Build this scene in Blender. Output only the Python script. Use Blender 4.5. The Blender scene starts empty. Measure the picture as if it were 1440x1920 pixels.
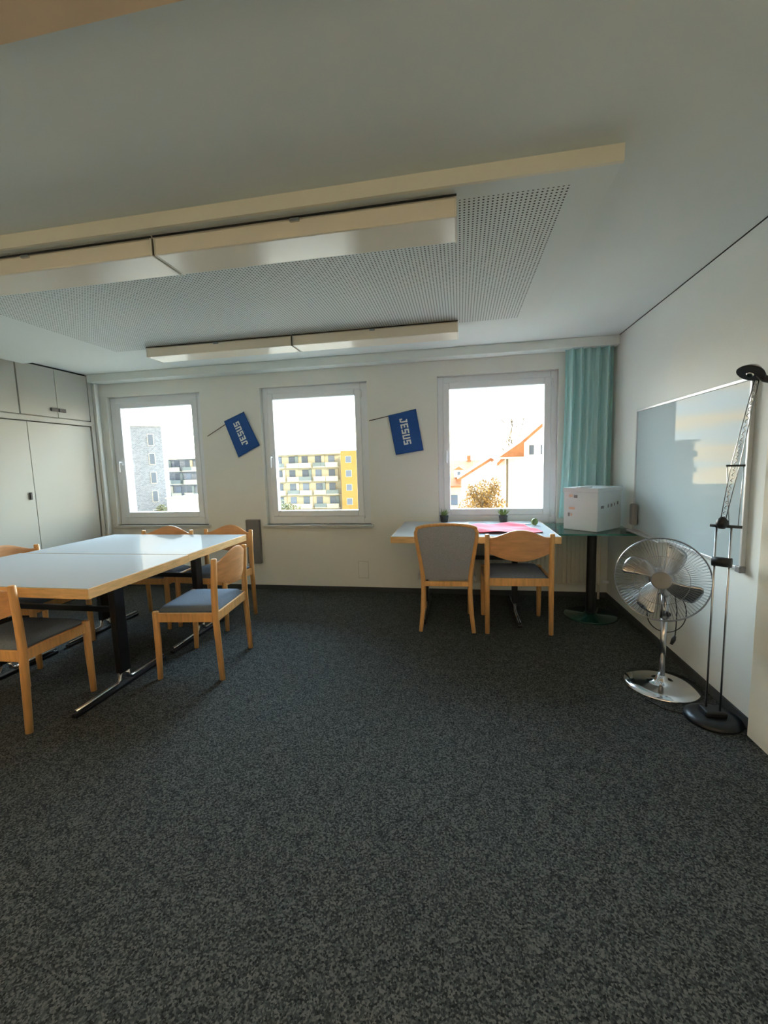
import bpy, math, random
from mathutils import Vector, Matrix
random.seed(7)
PI = math.pi
S = bpy.context.scene
COL = S.collection

# ------------------------------------------------------------------ camera, world, light, exposure
cam_d = bpy.data.cameras.new('camera')
cam = bpy.data.objects.new('camera', cam_d)
COL.objects.link(cam)
S.camera = cam
cam_d.sensor_fit = 'HORIZONTAL'
cam_d.sensor_width = 36.0
cam_d.lens = 797.73 / 1440 * 36.0
cam_d.clip_start = 0.05
cam_d.clip_end = 500
yaw, pitch, roll = math.radians(10.203), math.radians(-6.352), math.radians(-1.642)
fw = Vector((-math.sin(yaw) * math.cos(pitch), math.cos(yaw) * math.cos(pitch), math.sin(pitch)))
rt = fw.cross(Vector((0, 0, 1))).normalized()
up = rt.cross(fw)
r2 = rt * math.cos(roll) + up * math.sin(roll)
u2 = -rt * math.sin(roll) + up * math.cos(roll)
M4 = Matrix((r2, u2, -fw)).transposed().to_4x4()
M4.translation = Vector((0, -4.38, 1.36))
cam.matrix_world = M4

S.view_settings.view_transform = 'Standard'
S.view_settings.look = 'None'
S.view_settings.gamma = 1.0
S.view_settings.use_curve_mapping = False
S.view_settings.exposure = 1.37

SKY = 13.0          # strength of the sky
SUN = 1.5          # low warm sun from behind the building, on the houses outside
FILL_LIGHT = 190.0     # strength of the added warm fill lamps behind the camera

W = bpy.data.worlds.new('world')
S.world = W
W.use_nodes = True
nt = W.node_tree
nt.nodes.clear()
N = nt.nodes.new
L = nt.links.new
out = N('ShaderNodeOutputWorld'); bg = N('ShaderNodeBackground')
tc = N('ShaderNodeTexCoord'); sep = N('ShaderNodeSeparateXYZ')
L(tc.outputs['Generated'], sep.inputs[0])
grad = N('ShaderNodeValToRGB')
el = grad.color_ramp.elements
el[0].position = 0.0; el[0].color = (.62, .66, .66, 1)
el[1].position = 0.9; el[1].color = (.50, .68, 1.0, 1)
e = grad.color_ramp.elements.new(.10); e.color = (.66, .76, .84, 1)
e = grad.color_ramp.elements.new(.26); e.color = (.68, .86, 1.0, 1)
e = grad.color_ramp.elements.new(.45); e.color = (.60, .82, 1.0, 1)
L(sep.outputs['Z'], grad.inputs[0])
mp = N('ShaderNodeMapping'); mp.inputs['Scale'].default_value = (2.6, 2.6, 26)
L(tc.outputs['Generated'], mp.inputs['Vector'])
cn = N('ShaderNodeTexNoise'); cn.inputs['Scale'].default_value = 1.6; cn.inputs['Detail'].default_value = 5
L(mp.outputs[0], cn.inputs['Vector'])
cr = N('ShaderNodeValToRGB')
cr.color_ramp.elements[0].position = .42; cr.color_ramp.elements[0].color = (0, 0, 0, 1)
cr.color_ramp.elements[1].position = .58; cr.color_ramp.elements[1].color = (1, 1, 1, 1)
L(cn.outputs[0], cr.inputs[0])
mx = N('ShaderNodeMixRGB'); mx.inputs['Color2'].default_value = (1.10, .78, .40, 1)
low = N('ShaderNodeMapRange'); low.inputs['From Min'].default_value = .05; low.inputs['From Max'].default_value = .38
low.inputs['To Min'].default_value = 1; low.inputs['To Max'].default_value = 0
L(sep.outputs['Z'], low.inputs['Value'])
lm = N('ShaderNodeMath'); lm.operation = 'MULTIPLY'; L(cr.outputs[0], lm.inputs[0]); L(low.outputs[0], lm.inputs[1])
L(lm.outputs[0], mx.inputs['Fac']); L(grad.outputs[0], mx.inputs['Color1'])
L(mx.outputs[0], bg.inputs['Color'])
# the evening sky is bright beyond the windows (+y) and much dimmer behind the building
az = N('ShaderNodeMapRange'); az.interpolation_type = 'SMOOTHSTEP'
az.inputs['From Min'].default_value = -.25; az.inputs['From Max'].default_value = .45
az.inputs['To Min'].default_value = SKY*.06; az.inputs['To Max'].default_value = SKY
L(sep.outputs['Y'], az.inputs['Value']); L(az.outputs[0], bg.inputs['Strength'])
L(bg.outputs[0], out.inputs['Surface'])

sd = bpy.data.lights.new('sun', 'SUN'); sd.energy = SUN; sd.angle = math.radians(1.0); sd.color = (1.0, .86, .62)
so = bpy.data.objects.new('sun', sd); COL.objects.link(so)
so.rotation_euler = Vector((-.55, 1.0, -.42)).to_track_quat('-Z', 'Y').to_euler()
so.location = (8, -30, 20)

# ------------------------------------------------------------------ helpers
def setp(o, label=None, cat=None, group=None, kind=None):
    if label: o['label'] = label
    if cat: o['category'] = cat
    if group: o['group'] = group
    if kind: o['kind'] = kind
    return o

def thing(name, label, cat, loc=(0, 0, 0), rz=0.0, group=None):
    o = bpy.data.objects.new(name, None)
    o.empty_display_size = .1
    COL.objects.link(o)
    o.location = loc
    o.rotation_euler = (0, 0, rz)
    return setp(o, label, cat, group)

def dup(src, loc=None, rz=None, label=None):
    def cp(o, par):
        c = o.copy(); COL.objects.link(c)
        if par is not None:
            c.parent = par
            c.matrix_parent_inverse = o.matrix_parent_inverse.copy()
        for ch in kids.get(o.name, []):
            cp(ch, c)
        return c
    kids = {}
    for o in bpy.data.objects:
        if o.parent: kids.setdefault(o.parent.name, []).append(o)
    r = cp(src, None)
    if loc is not None: r.location = loc
    if rz is not None: r.rotation_euler = (0, 0, rz)
    if label: r['label'] = label
    return r

class MB:
    def __init__(s):
        s.v = []; s.f = []; s.sm = []
    def add(s, vs, fs, smooth=False):
        b = len(s.v)
        s.v += [tuple(v) for v in vs]
        for f in fs:
            s.f.append(tuple(i + b for i in f)); s.sm.append(smooth)
        return s
    def box(s, lo, hi, m=None):
        x0, y0, z0 = lo; x1, y1, z1 = hi
        vs = [Vector(p) for p in ((x0,y0,z0),(x1,y0,z0),(x1,y1,z0),(x0,y1,z0),(x0,y0,z1),(x1,y0,z1),(x1,y1,z1),(x0,y1,z1))]
        if m is not None: vs = [m @ v for v in vs]
        return s.add(vs, [(0,3,2,1),(4,5,6,7),(0,1,5,4),(1,2,6,5),(2,3,7,6),(3,0,4,7)])
    def prism(s, poly, axis, a, b, m=None):
        """poly: 2D outline; axis x,y,z = extrusion direction between a and b"""
        n = len(poly)
        def P(u, v, t):
            return {'x': (t, u, v), 'y': (u, t, v), 'z': (u, v, t)}[axis]
        vs = [Vector(P(u, v, a)) for u, v in poly] + [Vector(P(u, v, b)) for u, v in poly]
        if m is not None: vs = [m @ v for v in vs]
        return s.add(vs, [tuple(range(n)), tuple(range(2*n-1, n-1, -1))] + [(i, n+i, n+(i+1) % n, (i+1) % n) for i in range(n)])
    def tube(s, pts, r, n=10, closed=False, caps=True, flat=1.0):
        pts = [Vector(p) for p in pts]
        k = len(pts)
        rs = r if isinstance(r, (list, tuple)) else [r] * k
        tang = []
        for i in range(k):
            if closed: t = pts[(i+1) % k] - pts[i-1]
            else: t = pts[min(i+1, k-1)] - pts[max(i-1, 0)]
            tang.append(t.normalized())
        a = tang[0].orthogonal().normalized()
        vs = []
        for i in range(k):
            t = tang[i]
            a = (a - t * a.dot(t))
            a = a.normalized() if a.length > 1e-6 else t.orthogonal().normalized()
            b = t.cross(a)
            for j in range(n):
                w = 2*PI*j/n
                vs.append(pts[i] + (a*math.cos(w) + b*math.sin(w)*flat) * rs[i])
        fs = []
        for i in range(k if closed else k-1):
            i2 = (i+1) % k
            for j in range(n):
                j2 = (j+1) % n
                fs.append((i*n+j, i*n+j2, i2*n+j2, i2*n+j))
        s.add(vs, fs, True)
        if caps and not closed:
            b0 = len(s.v) - k*n
            s.f.append(tuple(b0+j for j in range(n-1, -1, -1))); s.sm.append(False)
            s.f.append(tuple(b0+(k-1)*n+j for j in range(n))); s.sm.append(False)
        return s
    def lathe(s, prof, c=(0, 0, 0), n=32, m=None, smooth=True):
        vs = []
        for r, z in prof:
            for j in range(n):
                w = 2*PI*j/n
                p = Vector((r*math.cos(w), r*math.sin(w), z))
                if m is not None: p = m @ p
                vs.append(p + Vector(c))
        k = len(prof)
        fs = [(i*n+j, i*n+(j+1) % n, (i+1)*n+(j+1) % n, (i+1)*n+j) for i in range(k-1) for j in range(n)]
        s.add(vs, fs, smooth)
        b0 = len(s.v) - k*n
        s.f.append(tuple(b0+j for j in range(n-1, -1, -1))); s.sm.append(False)
        s.f.append(tuple(b0+(k-1)*n+j for j in range(n))); s.sm.append(False)
        return s
    def grid(s, fn, nu, nv, thick=None, smooth=True):
        """fn(u,v) -> point; optional second sheet offset by vector fn thick(u,v) making a closed slab"""
        top = [Vector(fn(i/nu, j/nv)) for j in range(nv+1) for i in range(nu+1)]
        W_ = nu+1
        fs = [(j*W_+i, j*W_+i+1, (j+1)*W_+i+1, (j+1)*W_+i) for j in range(nv) for i in range(nu)]
        if thick is None: return s.add(top, fs, smooth)
        bot = [top[j*W_+i] + Vector(thick(i/nu, j/nv)) for j in range(nv+1) for i in range(nu+1)]
        n = len(top)
        fb = [tuple(n+q for q in reversed(f)) for f in fs]
        ed = [j*W_ for j in range(nv, -1, -1)] ; ring = [i for i in range(nu+1)] + [(j)*W_+nu for j in range(1, nv+1)] + [nv*W_+i for i in range(nu-1, -1, -1)] + [j*W_ for j in range(nv-1, 0, -1)]
        m_ = len(ring)
        fr = [(ring[(q+1) % m_], ring[q], n+ring[q], n+ring[(q+1) % m_]) for q in range(m_)]
        s.add(top+bot, fs+fb, smooth)
        b0 = len(s.v) - 2*n
        for f in fr: s.f.append(tuple(b0+q for q in f)); s.sm.append(False)
        return s
    def build(s, name, mat, parent=None, bevel=0, seg=2, label=None, cat=None, group=None, kind=None, subsurf=0, auto=None):
        me = bpy.data.meshes.new(name)
        me.from_pydata(s.v, [], s.f)
        me.polygons.foreach_set('use_smooth', s.sm)
        me.materials.append(mat)
        me.update()
        import bmesh
        bm = bmesh.new(); bm.from_mesh(me)
        bmesh.ops.recalc_face_normals(bm, faces=bm.faces)
        bm.to_mesh(me); bm.free()
        o = bpy.data.objects.new(name, me)
        COL.objects.link(o)
        if parent is not None: o.parent = parent
        if bevel:
            b = o.modifiers.new('bevel', 'BEVEL'); b.width = bevel; b.segments = seg; b.limit_method = 'ANGLE'; b.angle_limit = math.radians(40)
        if subsurf:
            q = o.modifiers.new('sub', 'SUBSURF'); q.levels = subsurf; q.render_levels = subsurf
            for p in me.polygons: p.use_smooth = True
        return setp(o, label, cat, group, kind)

def srgb(r, g, b):
    def c(x):
        x /= 255
        return x/12.92 if x <= .04045 else ((x+.055)/1.055)**2.4
    return (c(r), c(g), c(b), 1)

def pmat(name, col, rough=.5, metal=0.0, spec=.5, noise=None, bump=None, trans=0, coat=0, stretch=None, sheen=0, ior=None):
    """noise=(scale, amount) varies the colour; bump=(scale, strength, distance)"""
    m = bpy.data.materials.new(name); m.use_nodes = True
    t = m.node_tree; p = t.nodes['Principled BSDF']
    p.inputs['Base Color'].default_value = col
    p.inputs['Roughness'].default_value = rough
    p.inputs['Metallic'].default_value = metal
    p.inputs['Specular IOR Level'].default_value = spec
    p.inputs['Transmission Weight'].default_value = trans
    p.inputs['Coat Weight'].default_value = coat
    p.inputs['Coat Roughness'].default_value = .05
    if ior: p.inputs['IOR'].default_value = ior
    if noise or bump:
        co = t.nodes.new('ShaderNodeTexCoord'); mpn = t.nodes.new('ShaderNodeMapping')
        if stretch: mpn.inputs['Scale'].default_value = stretch
        t.links.new(co.outputs['Object'], mpn.inputs['Vector'])
    if noise:
        n = t.nodes.new('ShaderNodeTexNoise'); n.inputs['Scale'].default_value = noise[0]; n.inputs['Detail'].default_value = 6
        t.links.new(mpn.outputs[0], n.inputs['Vector'])
        r = t.nodes.new('ShaderNodeValToRGB'); a = noise[1]
        r.color_ramp.elements[0].position = .3; r.color_ramp.elements[1].position = .7
        r.color_ramp.elements[0].color = tuple(c*(1-a) for c in col[:3]) + (1,)
        r.color_ramp.elements[1].color = tuple(min(1, c*(1+a)) for c in col[:3]) + (1,)
        t.links.new(n.outputs[0], r.inputs[0]); t.links.new(r.outputs[0], p.inputs['Base Color'])
    if bump:
        n = t.nodes.new('ShaderNodeTexNoise'); n.inputs['Scale'].default_value = bump[0]; n.inputs['Detail'].default_value = 3
        t.links.new(mpn.outputs[0], n.inputs['Vector'])
        b = t.nodes.new('ShaderNodeBump'); b.inputs['Strength'].default_value = bump[1]; b.inputs['Distance'].default_value = bump[2]
        t.links.new(n.outputs[0], b.inputs['Height']); t.links.new(b.outputs[0], p.inputs['Normal'])
    return m

# ------------------------------------------------------------------ materials
m_wall = pmat('wall_paint', srgb(235, 239, 235), .75, noise=(1.2, .02), bump=(160, .35, .002))
m_ceil = pmat('ceiling_paint', srgb(234, 241, 238), .8, noise=(1.5, .015), bump=(220, .15, .001))
m_panel = pmat('panel_paint', srgb(222, 222, 214), .8)
m_white_pvc = pmat('white_frame_plastic', srgb(238, 245, 252), .32)
m_sill = pmat('sill_stone', srgb(190, 192, 188), .4)
m_cup = pmat('cupboard_laminate', srgb(234, 235, 230), .3, spec=.4)
m_gap = pmat('dark_gap', srgb(30, 32, 32), .7)
m_lamin = pmat('white_laminate', srgb(226, 230, 234), .13, spec=.14)
m_wood = pmat('beech_wood', srgb(226, 172, 108), .42, noise=(7, .14), stretch=(9, 9, 1))
m_woodb = pmat('beech_plywood', srgb(220, 164, 112), .38, noise=(6, .12), stretch=(1, 8, 8))
m_edge = pmat('beech_edge', srgb(228, 186, 128), .4, noise=(5, .14), stretch=(2, 2, 14))
m_seat = pmat('blue_grey_fabric', srgb(106, 118, 134), .95, noise=(220, .22), bump=(400, .5, .002))
m_seatg = pmat('grey_fabric', srgb(160, 164, 174), .95, noise=(260, .25), bump=(400, .5, .002))
m_black = pmat('black_lacquer', srgb(16, 17, 22), .35)
m_blackp = pmat('black_plastic', srgb(22, 22, 24), .45)
m_chrome = pmat('chrome', srgb(235, 235, 238), .11, metal=1)
m_steel = pmat('brushed_steel', srgb(190, 190, 192), .25, metal=1)
m_wire = pmat('cage_wire', srgb(150, 152, 156), .3, metal=1)
m_alu = pmat('grey_aluminium', srgb(196, 198, 200), .4, metal=.3)
m_greyc = pmat('grey_lacquer', srgb(128, 128, 130), .5)
m_board = pmat('whiteboard_enamel', srgb(196, 206, 208), .03, spec=.08)
m_red = pmat('red_cloth', srgb(225, 62, 88), .8, noise=(30, .08))
m_blue = pmat('flag_blue', srgb(24, 82, 158), .7, noise=(40, .04))
m_letter = pmat('flag_white', srgb(235, 238, 240), .7)
m_stick = pmat('dark_wood_stick', srgb(78, 60, 55), .6)
m_pot = pmat('dark_pot', srgb(62, 66, 66), .6)
m_leaf = pmat('leaf_green', srgb(120, 142, 84), .6, noise=(30, .3))
m_boxw = pmat('white_card', srgb(218, 232, 240), .55)
m_inkd = pmat('grey_ink', srgb(136, 140, 150), .8)
m_inko = pmat('orange_ink', srgb(222, 194, 178), .8)
m_rad = pmat('radiator_enamel', srgb(214, 210, 196), .4)

m_lampbody = pmat('lamp_housing', srgb(232, 226, 212), .4)
m_base = pmat('carpet_skirting', srgb(62, 66, 68), .9, noise=(150, .2))
m_beam = pmat('cream_paint', srgb(246, 242, 226), .75)
m_brown = pmat('warm_brown_panel', srgb(232, 202, 166), .7)

def glass_mat(name, col, tint_t, refl=1.0):
    """architectural pane: passes light straight, keeps a Fresnel reflection"""
    m = bpy.data.materials.new(name); m.use_nodes = True
    t = m.node_tree; t.nodes.clear()
    o = t.nodes.new('ShaderNodeOutputMaterial'); mixn = t.nodes.new('ShaderNodeMixShader')
    tr = t.nodes.new('ShaderNodeBsdfTransparent'); tr.inputs[0].default_value = tint_t
    gl = t.nodes.new('ShaderNodeBsdfGlossy'); gl.inputs['Color'].default_value = col; gl.inputs['Roughness'].default_value = .02
    fr = t.nodes.new('ShaderNodeFresnel'); fr.inputs['IOR'].default_value = 1.45
    t.links.new(fr.outputs[0], mixn.inputs[0]); t.links.new(tr.outputs[0], mixn.inputs[1]); t.links.new(gl.outputs[0], mixn.inputs[2])
    t.links.new(mixn.outputs[0], o.inputs['Surface'])
    return m
m_glass = glass_mat('window_glass', (1, 1, 1, 1), (.96, .98, .97, 1))
m_green_glass = glass_mat('green_table_glass', (.9, 1, .97, 1), (.42, .66, .60, 1))
m_green_edge = pmat('green_glass_edge', srgb(40, 110, 96), .1, spec=.7)
m_green_base = pmat('dark_green_glass', srgb(14, 60, 48), .08, spec=.8)

def soft_gloss(name, col, f0, f1, rough, blend=.5, bump=None):
    """matt body under a thin sheen that strengthens towards grazing view"""
    m = bpy.data.materials.new(name); m.use_nodes = True
    t = m.node_tree; t.nodes.clear()
    o = t.nodes.new('ShaderNodeOutputMaterial'); mixn = t.nodes.new('ShaderNodeMixShader')
    d = t.nodes.new('ShaderNodeBsdfDiffuse'); d.inputs[0].default_value = col
    g = t.nodes.new('ShaderNodeBsdfGlossy'); g.inputs['Color'].default_value = (1, 1, 1, 1); g.inputs['Roughness'].default_value = rough
    lw = t.nodes.new('ShaderNodeLayerWeight'); lw.inputs['Blend'].default_value = blend
    mr = t.nodes.new('ShaderNodeMapRange'); mr.inputs['To Min'].default_value = f0; mr.inputs['To Max'].default_value = f1
    t.links.new(lw.outputs['Facing'], mr.inputs['Value']); t.links.new(mr.outputs[0], mixn.inputs[0])
    t.links.new(d.outputs[0], mixn.inputs[1]); t.links.new(g.outputs[0], mixn.inputs[2]); t.links.new(mixn.outputs[0], o.inputs['Surface'])
    return m
m_diff = soft_gloss('lamp_diffuser', srgb(246, 238, 220), .03, .20, .22)
m_lamin = soft_gloss('white_laminate', srgb(184, 189, 192), .005, .021, .06)
m_board = soft_gloss('whiteboard_enamel', srgb(184, 200, 205), .005, .020, .02)
m_cup = soft_gloss('cupboard_laminate', srgb(186, 186, 177), .006, .026, .16)

# curtain: thin cloth that lets some light through
m_curt = bpy.data.materials.new('turquoise_curtain'); m_curt.use_nodes = True
t = m_curt.node_tree; p = t.nodes['Principled BSDF']
p.inputs['Base Color'].default_value = srgb(196, 236, 238); p.inputs['Roughness'].default_value = .9
tl = t.nodes.new('ShaderNodeBsdfTranslucent'); tl.inputs[0].default_value = srgb(196, 236, 234)
ms = t.nodes.new('ShaderNodeMixShader'); ms.inputs[0].default_value = .25
t.links.new(p.outputs[0], ms.inputs[1]); t.links.new(tl.outputs[0], ms.inputs[2])
t.links.new(ms.outputs[0], t.nodes['Material Output'].inputs['Surface'])

# carpet: flecked dark grey-green loop pile
m_carpet = bpy.data.materials.new('flecked_carpet'); m_carpet.use_nodes = True
t = m_carpet.node_tree; p = t.nodes['Principled BSDF']; p.inputs['Roughness'].default_value = 1.0; p.inputs['Specular IOR Level'].default_value = .15
co = t.nodes.new('ShaderNodeTexCoord')
vo = t.nodes.new('ShaderNodeTexVoronoi'); vo.inputs['Scale'].default_value = 190
n1 = t.nodes.new('ShaderNodeTexNoise'); n1.inputs['Scale'].default_value = 150; n1.inputs['Detail'].default_value = 5; n1.inputs['Roughness'].default_value = .75
n2 = t.nodes.new('ShaderNodeTexNoise'); n2.inputs['Scale'].default_value = 18; n2.inputs['Detail'].default_value = 3
for x in (vo, n1, n2): t.links.new(co.outputs['Object'], x.inputs['Vector'])
sp = t.nodes.new('ShaderNodeSeparateColor'); t.links.new(vo.outputs['Color'], sp.inputs[0])
a1 = t.nodes.new('ShaderNodeMath'); a1.operation = 'MULTIPLY_ADD'; a1.inputs[1].default_value = .55
t.links.new(sp.outputs[0], a1.inputs[0]); 
a0 = t.nodes.new('ShaderNodeMath'); a0.operation = 'MULTIPLY'; a0.inputs[1].default_value = .75; t.links.new(n1.outputs[0], a0.inputs[0]); t.links.new(a0.outputs[0], a1.inputs[2])
a2 = t.nodes.new('ShaderNodeMath'); a2.operation = 'MULTIPLY_ADD'; a2.inputs[1].default_value = .25
t.links.new(n2.outputs[0], a2.inputs[0]); t.links.new(a1.outputs[0], a2.inputs[2])
rp = t.nodes.new('ShaderNodeValToRGB')
rp.color_ramp.elements[0].position = .45; rp.color_ramp.elements[0].color = srgb(26, 27, 27)
rp.color_ramp.elements[1].position = 1.0; rp.color_ramp.elements[1].color = srgb(96, 98, 95)
e = rp.color_ramp.elements.new(.68); e.color = srgb(53, 57, 57)
e = rp.color_ramp.elements.new(.82); e.color = srgb(68, 73, 72)
t.links.new(a2.outputs[0], rp.inputs[0]); t.links.new(rp.outputs[0], p.inputs['Base Color'])
bp = t.nodes.new('ShaderNodeBump'); bp.inputs['Strength'].default_value = .8; bp.inputs['Distance'].default_value = .006
t.links.new(a1.outputs[0], bp.inputs['Height']); t.links.new(bp.outputs[0], p.inputs['Normal'])

# perforated acoustic board: a grid of drilled holes, 18 mm apart
m_perf = bpy.data.materials.new('perforated_board'); m_perf.use_nodes = True
t = m_perf.node_tree; p = t.nodes['Principled BSDF']; p.inputs['Roughness'].default_value = .8
co = t.nodes.new('ShaderNodeTexCoord')
vm = t.nodes.new('ShaderNodeVectorMath'); vm.operation = 'SCALE'; vm.inputs['Scale'].default_value = 1/.0185
fr_ = t.nodes.new('ShaderNodeVectorMath'); fr_.operation = 'FRACTION'
sb = t.nodes.new('ShaderNodeVectorMath'); sb.operation = 'SUBTRACT'; sb.inputs[1].default_value = (.5, .5, 0)
ml = t.nodes.new('ShaderNodeVectorMath'); ml.operation = 'MULTIPLY'; ml.inputs[1].default_value = (1, 1, 0)
ln = t.nodes.new('ShaderNodeVectorMath'); ln.operation = 'LENGTH'
t.links.new(co.outputs['Object'], vm.inputs[0]); t.links.new(vm.outputs[0], fr_.inputs[0]); t.links.new(fr_.outputs[0], sb.inputs[0])
t.links.new(sb.outputs[0], ml.inputs[0]); t.links.new(ml.outputs[0], ln.inputs[0])
lt = t.nodes.new('ShaderNodeMath'); lt.operation = 'LESS_THAN'; lt.inputs[1].default_value = .23; t.links.new(ln.outputs['Value'], lt.inputs[0])
sx = t.nodes.new('ShaderNodeSeparateXYZ'); t.links.new(co.outputs['Object'], sx.inputs[0])
prev = lt.outputs[0]
for ax, op, val in (('X', 'GREATER_THAN', -2.90), ('X', 'LESS_THAN', .425), ('Y', 'GREATER_THAN', -2.545), ('Y', 'LESS_THAN', -1.03)):
    c = t.nodes.new('ShaderNodeMath'); c.operation = op; c.inputs[1].default_value = val; t.links.new(sx.outputs[ax], c.inputs[0])
    q = t.nodes.new('ShaderNodeMath'); q.operation = 'MULTIPLY'; t.links.new(c.outputs[0], q.inputs[0]); t.links.new(prev, q.inputs[1]); prev = q.outputs[0]
mc = t.nodes.new('ShaderNodeMixRGB'); mc.inputs['Color1'].default_value = srgb(234, 241, 238); mc.inputs['Color2'].default_value = srgb(60, 62, 62)
t.links.new(prev, mc.inputs['Fac']); t.links.new(mc.outputs[0], p.inputs['Base Color'])

# ------------------------------------------------------------------ room shell
XL, XR, YB, H = -4.086, 1.409, -7.2, 2.447
XLW = -4.62                       # real left wall, behind the fitted cupboards
T = .32
OPEN = [(-3.9997, -2.8174), (-2.1095, -.9313), (-.2163, .9337)]
ZS, ZT = .735, 2.215
struct = dict(kind='structure')
MB().box((XLW-T, YB-T, -.2), (XR+T, .05, 0)).build('floor', m_carpet, **struct)
MB().box((XLW-T, YB-T, H), (XR+T, T, H+.25)).build('ceiling', m_ceil, **struct)
w = MB()
xs = [XLW-T] + [v for o_ in OPEN for v in o_] + [XR+T]
w.box((xs[0], 0, -.2), (xs[-1], T, ZS)); w.box((xs[0], 0, ZT), (xs[-1], T, H))
for i in range(0, len(xs), 2): w.box((xs[i], 0, ZS), (xs[i+1], T, ZT))
w.build('wall_back', m_wall, **struct)
MB().box((XR, YB, -.2), (XR+T, 0, H)).build('wall_right', m_wall, **struct)
MB().box((XLW-T, YB, -.2), (XLW, 0, H)).build('wall_left', m_wall, **struct)
MB().box((XLW-T, YB-T, -.2), (XR+T, YB, H)).build('wall_front', m_wall, **struct)
# pelmet along the window wall
MB().box((XL, -.15, 2.365), (XR, 0, H)).build('trim_1', m_ceil, bevel=.004, **struct)
# lowered acoustic panel with its cream painted edge
MB().box((-4.0, -2.63, H-.057), (.575, -.93, H)).build('trim_2', m_perf, bevel=.002, **struct)
MB().box((-4.0, -2.645, H-.058), (.575, -2.63, H)).build('trim_3', m_beam, **struct)
# wooden soffit behind the photographer
MB().box((XLW, YB, H-.03), (XR, -3.385, H)).build('trim_4', m_brown, **struct)
MB().box((XL, -.012, 0), (XR, 0, .05)).build('baseboard_back', m_base, **struct)
MB().box((XR-.012, -2.17, 0), (XR, -.012, .05)).build('baseboard_right', m_base, **struct)
MB().box((XR-.045, -2.50, 0), (XR, -2.17, 2.1)).build('trim_5', m_beam, bevel=.004, **struct)
MB().box((XR-.004, -2.9, H-.005), (XR, -.15, H)).build('trim_6', m_gap, **struct)

def window(n, a, b, x0, x1, hinge=True):
    zb, zt = .884, 2.089
    f = MB()
    y0, y1 = .055, .125
    f.box((a, y0, ZS), (x0-.06, y1, ZT)); f.box((x1+.06, y0, ZS), (b, y1, ZT))
    f.box((x0-.06, y0, zt+.06), (x1+.06, y1, ZT)); f.box((x0-.06, y0, ZS), (x1+.06, y1, zb-.06))
    o = f.build('window_%d' % n, m_white_pvc, bevel=.006, **struct)
    s = MB(); y0, y1 = .038, .115; k = .066
    s.box((x0-k, y0, zb-k), (x0, y1, zt+k)); s.box((x1, y0, zb-k), (x1+k, y1, zt+k))
    s.box((x0, y0, zt), (x1, y1, zt+k)); s.box((x0, y0, zb-k), (x1, y1, zb))
    s.build('sash', m_white_pvc, o, bevel=.008)
    MB().box((x0-.01, .098, zb-.01), (x1+.01, .104, zt+.01)).build('pane', m_glass, o)
    h = MB(); hx = x0-.035
    h.box((hx-.014, .026, 1.44), (hx+.014, .038, 1.51)); h.tube([(hx, .034, 1.475), (hx, -.012, 1.475), (hx, -.014, 1.465), (hx, -.014, 1.36)], .009)
    h.build('window_handle', m_white_pvc, o, bevel=.002)
    g = MB()
    for z in (zt+.01, zb-.05): g.tube([(x1+.072, .036, z-.035), (x1+.072, .036, z+.035)], .008)
    g.build('hinge', m_white_pvc, o)
    MB().box((a-.03, -.045, ZS-.035), (b+.03, .06, ZS)).build('window_sill', m_sill, o, bevel=.006)
    return o
wx = [(-3.865, -2.958), (-1.985, -1.077), (-.0964, .8115)]
for i in range(3): window(i+1, *OPEN[i], *wx[i])
for i in range(3):   # light portals in the openings
    ld = bpy.data.lights.new('daylight_portal', 'AREA'); ld.shape = 'RECTANGLE'; ld.size = .95; ld.size_y = 1.25
    ld.cycles.is_portal = True
    lo = bpy.data.objects.new('daylight_portal', ld); COL.objects.link(lo)
    lo.location = ((wx[i][0]+wx[i][1])/2, .13, 1.487); lo.rotation_euler = (-PI/2, 0, 0)

# made-up lamps out of view, added as warm fill by way of the ceiling
m_fill = bpy.data.materials.new('fill_emitter'); m_fill.use_nodes = True
q = m_fill.node_tree.nodes['Principled BSDF']; q.inputs['Emission Color'].default_value = (1, .93, .76, 1); q.inputs['Emission Strength'].default_value = FILL_LIGHT
def fill_uplighter(x, y, label):
    t_ = thing('fill_uplighter', label, 'fill lamp', (x, y, 0), 0, 'added fill lamps in the rear of the room')
    MB().lathe([(.14, 0), (.14, .015), (.03, .03)], n=32).build('base', m_blackp, t_)
    MB().tube([(0, 0, .02), (0, 0, 1.74)], .012, 10).build('pole', m_blackp, t_)
    MB().lathe([(.03, 1.72), (.12, 1.76), (.19, 1.84), (.185, 1.84), (.115, 1.768), (.03, 1.735)], n=40).build('lamp_shade', m_blackp, t_)
    MB().lathe([(.11, 1.775), (.11, 1.79)], n=28).build('bulb', m_fill, t_)  # glowing disc that gives the added fill
fill_uplighter(-3.4, -5.6, 'added black fill lamp in the rear left of the room')
fill_uplighter(.3, -6.0, 'added black fill lamp in the rear right of the room')

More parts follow.
